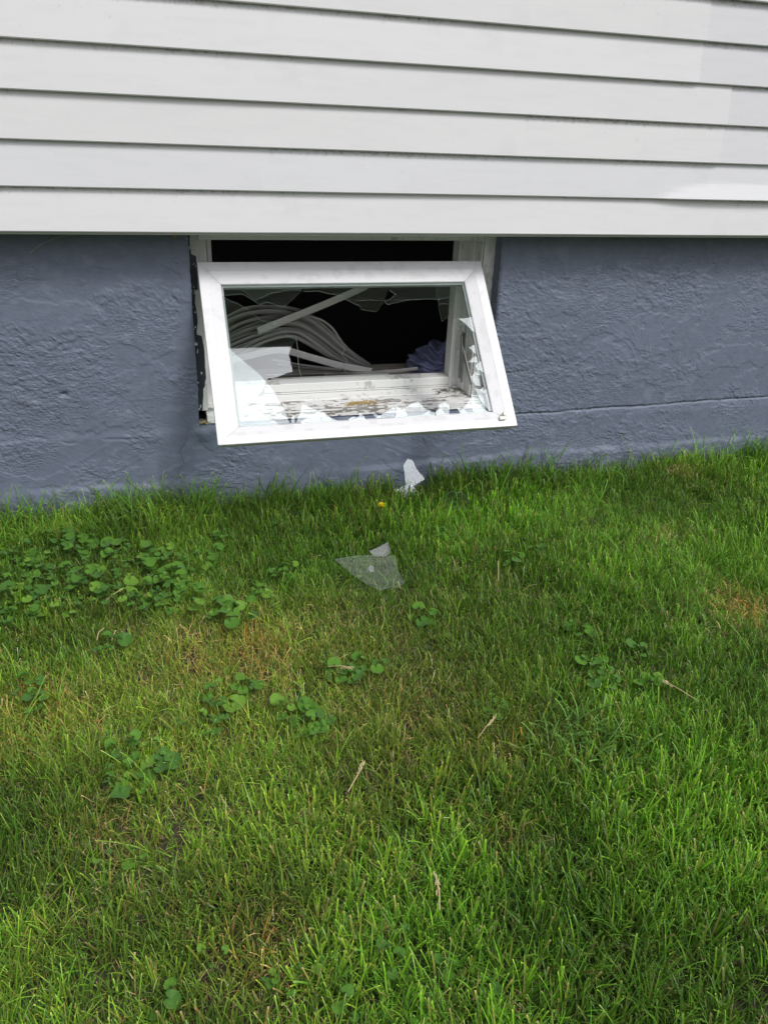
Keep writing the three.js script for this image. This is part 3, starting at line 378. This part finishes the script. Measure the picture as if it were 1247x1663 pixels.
{
  const lawn = [], tall = [], dry = [], glassClear = (x, z) => (x > 0.70 && x < 0.83 && z < 0.115) || (Math.hypot((x - 0.545) / 0.055, (z - 0.43) / 0.03) < 1);
  const kl = []; for (let k = 0; k < 8; k++) kl.push(tuft(8, 0.028, 0.068, 0.0015, 0.0033 + 0.0014 * (k % 3 === 0), 0.017, 0.45 + 0.14 * (k % 5), 0.075)); for (let k = 0; k < 4; k++) kl.push(tuft(10, 0.03, 0.066, 0.0010, 0.0020, 0.013, 0.8, 0.13));
  const colour = (x, z) => { const l = lushAt(x, z), b = bareAt(x, z), mid = sm(0.42, 0.62, z) * sm(1.7, 1.0, z) * sm(1.35, 0.9, x) * 0.2, y = Math.min(1, Math.max(0, 0.75 * b + mid + (0.5 - l) * 1.5 + rr(-0.22, 0.22))), v = rr(0.78, 1.22) * lerp(1.18, 0.70, sm(0.36, 0.66, fbm(x * 3.4 + 21, z * 3.4 + 8, 3)));
    return C(lerp(0.105, 0.185, y) * v, lerp(0.255, 0.275, y) * v, lerp(0.014, 0.026, y) * v); };
  const pressed = (x, z) => Math.hypot((x - 0.495) / 0.085, (z - 0.57) / 0.06) < 1 || Math.hypot((x - 0.86) / 0.055, (z - 0.21) / 0.04) < 1;   // turf flattened under the fallen panes
  const put = (x, z, far) => { const b = bareAt(x, z); if (R() < b * 0.22) return; const l = fbm(x * 3.1 + 40, z * 3.1, 3), fine = R() < sm(0.35, 0.6, fbm(x * 2.2, z * 2.2 + 9, 2)) * 0.8 + 0.1, s = lerp(0.55, 1.4, l) * (1 - 0.45 * b) * (far ? 1.25 : 1) * lerp(1.0, 1.18, sm(0.45, 0.1, z));
    lawn.push([x, z, fine ? 8 + Math.floor(R() * 4) : Math.floor(R() * 8), s * rr(0.8, 1.2) * (pressed(x, z) ? 0.5 : 1), R() * 6.283, rr(-0.25, 0.25), rr(-0.25, 0.25), colour(x, z)]); };
  for (let i = 0; i < 76000; i++) { const x = rr(-1.2, 2.9), z = rr(0.026, 2.15); if (R() < sm(0.35, 0.62, fbm(x * 17 + 3, z * 17 + 5, 2)) * 0.55 + 0.08 || glassClear(x, z)) continue; put(x, z, false); }
  for (let i = 0; i < 60000; i++) { const x = rr(-4, 6.5), z = rr(0.026, 4.6); if (x > -1.2 && x < 2.9 && z < 2.15) { continue; } put(x, z, true); }
  for (let i = 0; i < 26000; i++) { const x = rr(-1.2, 2.9), z = rr(0.026, 2.15); if (glassClear(x, z)) continue; lawn.push([x, z, Math.floor(R() * 12), rr(0.3, 0.62), R() * 6.283, rr(-0.5, 0.5), rr(-0.5, 0.5), colour(x, z).multiplyScalar(0.85)]); }   // short shoots between the clumps
  scatter('lawn_grass', 'short mown green grass of the lawn before the house', kl, lawn);
  const kt = []; for (let k = 0; k < 5; k++) kt.push(tuft(6, 0.09, 0.19, 0.0018, 0.0036, 0.014, 0.6, 0.04)); kt.push(tuft(6, 0.09, 0.15, 0.0036, 0.0054, 0.014, 0.8, 0));
  for (let i = 0; i < 4200; i++) { const x = rr(-2.5, 4.5), z = 0.03 + R() ** 2.2 * 0.17; if (R() > sm(0.36, 0.62, fbm(x * 4.4 + 70, 1, 3)) + 0.10 || (x > 0.66 && x < 0.84 && z < 0.2)) continue; tall.push([x, z, Math.floor(R() * 5), rr(0.55, 1.05), R() * 6.283, rr(-0.05, 0.35), rr(-0.25, 0.25), colour(x, z).multiplyScalar(0.95)]); }
  for (let i = 0; i < 420; i++) { const x = rr(-1, 2.5), z = rr(0.05, 2.0); tall.push([x, z, Math.floor(R() * 5), rr(0.4, 0.75), R() * 6.283, rr(-0.4, 0.4), rr(-0.4, 0.4), colour(x, z)]); }
  for (let i = 0; i < 30; i++) { const a = R() * 6.283, r = Math.sqrt(R()) * 0.085; tall.push([0.73 + r * Math.cos(a), 1.24 + r * Math.sin(a) * 1.3, 5, rr(0.55, 0.85), R() * 6.283, rr(-0.5, 0.5), rr(-0.5, 0.5), C(0.10, 0.225, 0.025)]); }
  scatter('edge_grass', 'longer untrimmed grass blades along the foundation', kt, tall);
  const kd = []; for (let k = 0; k < 5; k++) kd.push(tuft(5, 0.02, 0.055, 0.0009, 0.002, 0.02, 1.75, 0.0));
  for (let i = 0; i < 30000; i++) { const x = rr(-1.2, 2.9), z = rr(0.03, 2.1), b = bareAt(x, z); if (R() > 0.30 + b * 1.1) continue; const v = rr(0.35, 1.25), o = sm(0.15, 0.6, b) * rr(0.3, 1.2); dry.push([x, z, Math.floor(R() * 5), rr(0.5, 0.95) + 0.65 * b, R() * 6.283, rr(-0.5, 0.5), rr(-0.5, 0.5), C(lerp(0.40, 0.42, o) * v, lerp(0.35, 0.27, o) * v, lerp(0.14, 0.06, o) * v)]); }
  scatter('dry_thatch', 'straw coloured dead blades lying through the lawn', kd, dry);
}

// ---- broadleaf weeds: every plant its own thing, every leaf a part
function leafGeo(w, cup) { // kidney shaped leaf, notch at the stalk, scalloped rim
  const n = 26, m = 5, ps = [0, 0, 0], id = []; for (let j = 1; j <= m; j++) for (let i = 0; i <= n; i++) { const a = i / n * 2 * Math.PI, f = j / m, notch = 1 - 0.72 * Math.exp(-(((a > Math.PI ? a - 2 * Math.PI : a)) ** 2) / 0.10), r = w * 0.5 * f * notch * (1 + 0.10 * Math.cos(a + Math.PI)) * (1 + (j === m ? 0.035 * Math.sin(a * 13) : 0));
    ps.push(-Math.cos(a) * r * 1.05, cup * f * f * w * (0.16 + 0.12 * Math.cos(2 * a) + 0.05 * Math.sin(3 * a + w * 900)) + 0.004 * w / 0.03 * Math.cos(a * 7) * f * 0.18, Math.sin(a) * r); }
  const row = n + 1; for (let i = 0; i < n; i++) id.push(0, 1 + i, 2 + i); for (let j = 0; j < m - 1; j++) for (let i = 0; i < n; i++) { const a = 1 + j * row + i; id.push(a, a + row, a + 1, a + 1, a + row, a + row + 1); }
  const g = new THREE.BufferGeometry(); g.setAttribute('position', new THREE.Float32BufferAttribute(ps, 3)); g.setIndex(id); g.computeVertexNormals(); return g;
}
const leafGs = [leafGeo(0.030, 1), leafGeo(0.036, 0.6), leafGeo(0.024, 1.3), leafGeo(0.040, 1.0)];
const leafMs = [[0.066, 0.175, 0.016], [0.082, 0.200, 0.017], [0.056, 0.150, 0.019], [0.125, 0.25, 0.024]].map((c) => new THREE.MeshPhysicalMaterial({ color: C(...c), roughness: 1, specularIntensity: 0.4, transmission: 0.3, thickness: 0, clearcoat: 0.16, clearcoatRoughness: 0.4, side: THREE.DoubleSide }));
const stalkG = new THREE.CylinderGeometry(0.0007, 0.001, 1, 5).translate(0, 0.5, 0);
const VIOLETS = [[-0.363, 0.275], [-0.301, 0.221], [-0.233, 0.218], [-0.162, 0.268], [-0.092, 0.317], [-0.024, 0.349], [-0.364, 0.399], [-0.311, 0.365], [-0.237, 0.412], [-0.18, 0.409], [-0.107, 0.426], [-0.013, 0.462], [0.023, 0.484], [-0.327, 0.491], [-0.25, 0.536], [-0.177, 0.512], [-0.086, 0.546], [-0.031, 0.572], [0.019, 0.556], [0.093, 0.613], [0.137, 0.663], [-0.356, 0.576], [-0.293, 0.823], [-0.266, 0.877], [0.063, 0.937], [0.082, 0.98], [0.13, 0.934], [0.038, 1.014], [-0.101, 1.063], [-0.043, 1.086], [-0.116, 1.116], [-0.096, 1.133], [-0.054, 1.106], [0.204, 1.009], [0.245, 1.047], [0.228, 1.069], [0.32, 0.907], [0.356, 0.926], [0.395, 0.903], [0.569, 0.762], [0.764, 0.356], [0.888, 0.547], [0.977, 0.477], [0.293, 0.218], [0.15, 0.264], [0.092, 0.374], [0.86, 1.023], [0.858, 1.077], [0.991, 1.008], [0.961, 1.101], [0.601, 1.086], [0.903, 0.89], [1.07, 1.283], [-0.133, 1.293], [-0.092, 1.292], [0.085, 1.532], [0.143, 1.538], [0.107, 1.547], [-0.132, 0.723], [0.253, 1.549], [0.325, 1.577], [0.364, 1.615], [0.278, 1.527], [-0.052, 1.531], [0.171, 1.598], [0.012, 1.486], [0.28, 0.496], [0.207, 0.57]];
const PATCHES = [[0, 21, 'broad dense patch of round leaved weeds near the foundation at left'], [22, 23, 'small clump of round leaves at the left edge below the dense patch'], [24, 27, 'clump of round leaves in the thin yellow turf left of centre'], [28, 32, 'lowest large clump of round leaves in the left half of the lawn'],
  [33, 35, 'clump of round leaves just right of the yellow turf patch'], [36, 38, 'clump of round leaves with a dry stalk below the fallen glass'], [39, 39, 'single round leaved weed right of and below the largest fallen glass'], [40, 40, 'round leaved weed in front of the clear shard near the wall'], [41, 42, 'pair of round leaved weeds left of the dark turf in the right half'],
  [43, 43, 'lone round leaved weed in the grass under the left of the sash'], [44, 45, 'round leaved weeds at the right end of the dense left patch'], [46, 47, 'round leaved weeds in the middle of the right half of the lawn'], [48, 49, 'rightmost clump of round leaves beside a bent dry stalk'], [50, 50, 'round leaved weed under the centre right of the lawn beside a thin stalk'], [51, 51, 'small round leaved weed between the right hand clumps and the wall'],
  [52, 52, 'small weed near the right edge of the lawn'], [53, 54, 'two small weeds low in the left part of the lawn'], [55, 57, 'small clover like weeds at the bottom left of centre'], [58, 58, 'small weed just below the dense left patch beside a pale husk'], [59, 62, 'scattered small weeds at the bottom right of centre'], [63, 63, 'small weed in the bottom left corner area'], [64, 64, 'small weed at the very bottom of the lawn, centre'], [65, 65, 'small weed above the bottom left clover like weeds'], [66, 67, 'round leaved weeds left of the largest fallen glass']];
for (const [i0, i1, label] of PATCHES) {
  const [px, pz] = VIOLETS[i0], g = thing('violet_patch', label, 'weeds', [px, lawnH(px, pz), pz], 'round leaved weeds in the lawn');
  for (let i = i0; i <= i1; i++) { const [x, z] = VIOLETS[i], small = z > 1.25, dense = x < 0.15 && z < 0.7, n = small ? 3 : dense ? 10 + Math.floor(R() * 4) : 5 + Math.floor(R() * 3), a0 = R() * 6.283, dy = lawnH(x, z) - g.position.y;
    for (let k = 0; k < n; k++) { const a = a0 + k / n * 6.283 + rr(-0.4, 0.4), r = rr(0.008, dense ? 0.062 : 0.036) * (small ? 0.7 : 1), h = rr(dense ? 0.03 : 0.026, dense ? 0.062 : 0.052) * (small ? 0.85 : 1), o = mesh('leaf', leafGs[Math.floor(R() * 4)], leafMs[R() < 0.15 ? 3 : Math.floor(R() * 3)], g), sc = rr(0.45, 1.05) * (dense ? 0.95 : small ? 0.55 : 0.85), q = new THREE.Vector3(Math.cos(a) * r, h, Math.sin(a) * r);
      o.position.set(x - px + q.x, dy + q.y, z - pz + q.z); o.rotation.set(rr(-0.4, 0.4) + 0.22, -a + rr(-0.6, 0.6), rr(-0.4, 0.2), 'YXZ'); o.scale.setScalar(sc);
      const st = mesh('stalk', stalkG, leafMs[1], g); st.position.set(x - px, dy, z - pz); st.scale.y = q.length(); st.quaternion.setFromUnitVectors(new THREE.Vector3(0, 1, 0), q.normalize()); } }
}
{ // dandelion
  const x = 0.615, z = 0.235, y = lawnH(x, z), d = thing('dandelion', 'single yellow dandelion flower in the grass below the window', 'flower', [x, y, z]);
  mesh('stem', new THREE.CylinderGeometry(0.0014, 0.0018, 0.062, 8).translate(0, 0.031, 0), leafMs[1], d);
  const pg = []; for (let k = 0; k < 46; k++) { const f = k / 46, a = k * 2.39996, tilt = lerp(0.15, 1.25, f), p = new THREE.PlaneGeometry(0.0026, 0.013, 1, 2).translate(0, 0.0065, 0); p.rotateX(tilt); p.rotateY(a); p.translate(0, 0.064, 0); pg.push(p); }
  mesh('petals', mergeGeometries(pg), std(C(0.78, 0.64, 0.01), 0.7), d); mesh('bud_cup', new THREE.SphereGeometry(0.0045, 12, 8).translate(0, 0.061, 0), leafMs[0], d);
  for (let k = 0; k < 5; k++) { const g = tuft(1, 0.06, 0.07, 0.009, 0.011, 0.001, 1.6, 0); g.deleteAttribute('color'); g.rotateY(k * 1.3); mesh('leaf', g, leafMs[k % 3], d); }
}
// dead grass stalks that stand out one by one
const strawM = std(C(0.36, 0.30, 0.15), 0.8);
function straw(label, a, b, head, r = 0.0011) { const v0 = new THREE.Vector3(...a), v1 = new THREE.Vector3(...b), mid = v0.clone().lerp(v1, 0.5).add(new THREE.Vector3(rr(-1, 1) * 0.006, 0.005, rr(-1, 1) * 0.004)), o = thing('dry_grass_stalk', label, 'dry grass', [v0.x, v0.y, v0.z], 'dead stalks lying on the lawn'); const cv = new THREE.CatmullRomCurve3([new THREE.Vector3(), mid.sub(v0), v1.clone().sub(v0)]);
  mesh('stem', new THREE.TubeGeometry(cv, 12, r, 6), strawM, o); if (head) { const gs = [], dir = v1.clone().sub(v0).normalize(); for (let k = 0; k < 11; k++) { const s = new THREE.SphereGeometry(0.0013, 6, 5); s.scale(1, 3.4, 1); s.rotateZ(rr(-0.7, 0.7)); s.rotateX(rr(-0.7, 0.7)); s.applyQuaternion(new THREE.Quaternion().setFromUnitVectors(new THREE.Vector3(0, 1, 0), dir)); const p = v1.clone().sub(v0).addScaledVector(dir, 0.002 - k * 0.0022); s.translate(p.x + rr(-1, 1) * 0.003, p.y + rr(-1, 1) * 0.002, p.z + rr(-1, 1) * 0.003); gs.push(s); } mesh('seed_head', mergeGeometries(gs), strawM, o); } }
straw('pale dry stalk lying right of the fallen glass', [0.80, 0.045, 0.66], [0.825, 0.062, 0.595], false, 0.0011);
straw('dry stalk with seed head at the centre of the lawn', [0.262, 0.045, 1.25], [0.300, 0.058, 1.205], true);
straw('small upright dry seed head low right of centre', [0.338, 0.04, 1.50], [0.345, 0.06, 1.46], true);
straw('thin dry stalk in the thin turf under the fallen glass', [0.305, 0.045, 0.905], [0.345, 0.06, 0.94], true, 0.0009);
straw('pale stalk among the round leaves on the left', [-0.142, 0.05, 0.545], [-0.105, 0.06, 0.52], false, 0.001);
straw('short pale husk in the yellow turf on the left', [-0.16, 0.045, 0.70], [-0.145, 0.055, 0.672], false, 0.0011);
straw('thin white stalk right of the centre of the lawn', [0.53, 0.045, 1.18], [0.575, 0.06, 1.15], true, 0.0007);
straw('bent stalk in the dark turf at right', [1.00, 0.055, 1.20], [0.965, 0.06, 1.13], true, 0.0009);
// ---- fallen glass on the lawn
const dustyGlassM = glassM.clone(); dustyGlassM.roughness = 0.09;
function fallen(label, P) { const v = P.map((p) => new THREE.Vector3(...p)), c = v.reduce((a, b) => a.clone().add(b), new THREE.Vector3()).divideScalar(v.length); const n = new THREE.Vector3(); for (let k = 0; k < v.length; k++) { const a = v[k].clone().sub(c), b = v[(k + 1) % v.length].clone().sub(c); n.add(a.cross(b)); } n.normalize(); if (n.y < 0) n.negate();
  const ux = new THREE.Vector3(1, 0, 0).addScaledVector(n, -n.x).normalize(), uy = new THREE.Vector3().crossVectors(n, ux); const g = shard(v.map((p) => { const d = p.clone().sub(c); return [d.dot(ux), d.dot(uy)]; }));
  const o = mesh('fallen_glass_shard', g, [dustyGlassM, edgeM]); o.position.copy(c); o.setRotationFromMatrix(new THREE.Matrix4().makeBasis(ux, uy, n)); tag(o, label, 'glass shard', 'broken glass fallen on the lawn'); return o; }
fallen('upright pale glass shard leaning in the grass against the foundation', [[0.758, 0.124, 0.024], [0.774, 0.120, 0.031], [0.782, 0.098, 0.053], [0.802, 0.074, 0.079], [0.763, 0.056, 0.088], [0.737, 0.054, 0.086], [0.741, 0.107, 0.038]]);
fallen('pale glass shard lying at the foot of the upright shard', [[0.699, 0.052, 0.093], [0.735, 0.062, 0.089], [0.755, 0.064, 0.090], [0.777, 0.041, 0.116], [0.756, 0.028, 0.126], [0.724, 0.031, 0.118]]);
fallen('clear glass shard lying in the grass right of the upright shard', [[0.806, 0.063, 0.208], [0.851, 0.072, 0.179], [0.886, 0.067, 0.182], [0.902, 0.05, 0.213], [0.883, 0.038, 0.241], [0.827, 0.048, 0.232]]);
fallen('largest clear glass shard lying flat on the lawn below the dandelion', [[0.407, 0.078, 0.523], [0.475, 0.077, 0.515], [0.564, 0.069, 0.523], [0.56, 0.053, 0.572], [0.568, 0.041, 0.607], [0.536, 0.038, 0.622], [0.497, 0.039, 0.627], [0.47, 0.048, 0.605], [0.428, 0.068, 0.551]]);
fallen('small tilted glass shard behind the largest fallen shard', [[0.52, 0.048, 0.445], [0.58, 0.054, 0.418], [0.581, 0.034, 0.442], [0.566, 0.030, 0.452], [0.535, 0.035, 0.456]]);
fallen('tiny bright glass chip on top of the largest fallen shard', [[0.482, 0.070, 0.570], [0.490, 0.078, 0.566], [0.496, 0.074, 0.571], [0.494, 0.066, 0.581], [0.485, 0.064, 0.581]]);
// ---- odds and ends along the wall
{
  const cv = new THREE.CatmullRomCurve3([[-0.257, 0.749, 0.022], [-0.235, 0.765, 0.018], [-0.198, 0.782, 0.014], [-0.165, 0.790, 0.012], [-0.134, 0.7935, 0.008]].map((p) => new THREE.Vector3(...p)));
  tag(mesh('dry_root', new THREE.TubeGeometry(cv, 30, 0.0011, 6), std(C(0.28, 0.25, 0.2), 0.9)), 'thin dry root hanging out from under the siding at left', 'twig');
  const wisps = (name, label, cx, cy, cz, n, sp, len, col, cat) => { const gs = []; for (let k = 0; k < n; k++) { const a = [cx + rr(-1, 1) * sp[0], cy + rr(-1, 1) * sp[1], cz + rr(-1, 1) * sp[2]], d = [rr(-1, 1), rr(-0.6, 0.25), rr(-0.6, 0.6)], m = len * rr(0.5, 1); gs.push(new THREE.TubeGeometry(new THREE.CatmullRomCurve3([new THREE.Vector3(...a), new THREE.Vector3(a[0] + d[0] * m * 0.5, a[1] + d[1] * m * 0.3 + rr(-1, 1) * 0.002, a[2] + d[2] * m * 0.5), new THREE.Vector3(a[0] + d[0] * m, a[1] + d[1] * m, a[2] + d[2] * m)]), 5, rr(0.0004, 0.0008), 4)); } return tag(mesh(name, mergeGeometries(gs), std(col, 0.9)), label, cat); };
  wisps('nest_wisp', 'brown fibrous wisp under the siding left of the window', 0.096, 0.790, 0.010, 26, [0.006, 0.004, 0.003], 0.014, C(0.30, 0.24, 0.13), 'nest');
  wisps('nest_wisp', 'grey fibrous wisp under the siding right of the window', 1.395, 0.790, 0.010, 26, [0.012, 0.003, 0.003], 0.016, C(0.22, 0.21, 0.17), 'nest');
  wisps('straw_nest', 'golden straw bits on the middle of the window sill', 0.62, 0.2945, -0.045, 120, [0.045, 0.001, 0.012], 0.03, C(0.42, 0.30, 0.11), 'straw').userData.kind = 'stuff';
  wisps('dead_leaf_litter', 'dark dry litter in the right corner of the sill', 0.93, 0.301, -0.105, 110, [0.05, 0.0015, 0.02], 0.026, C(0.10, 0.095, 0.075), 'litter').userData.kind = 'stuff';
  wisps('foam_crumb', 'yellow brown fibres at the lower left corner of the window frame', 0.142, 0.2695, -0.02, 60, [0.014, 0.003, 0.006], 0.016, C(0.38, 0.29, 0.13), 'debris').userData.kind = 'stuff';
  wisps('lawn_clipping_heap', 'dry straw clippings in the grass against the wall at right', 1.745, 0.03, 0.075, 140, [0.05, 0.012, 0.03], 0.05, C(0.45, 0.36, 0.18), 'straw').userData.kind = 'stuff';
}

renderer.render(scene, camera);
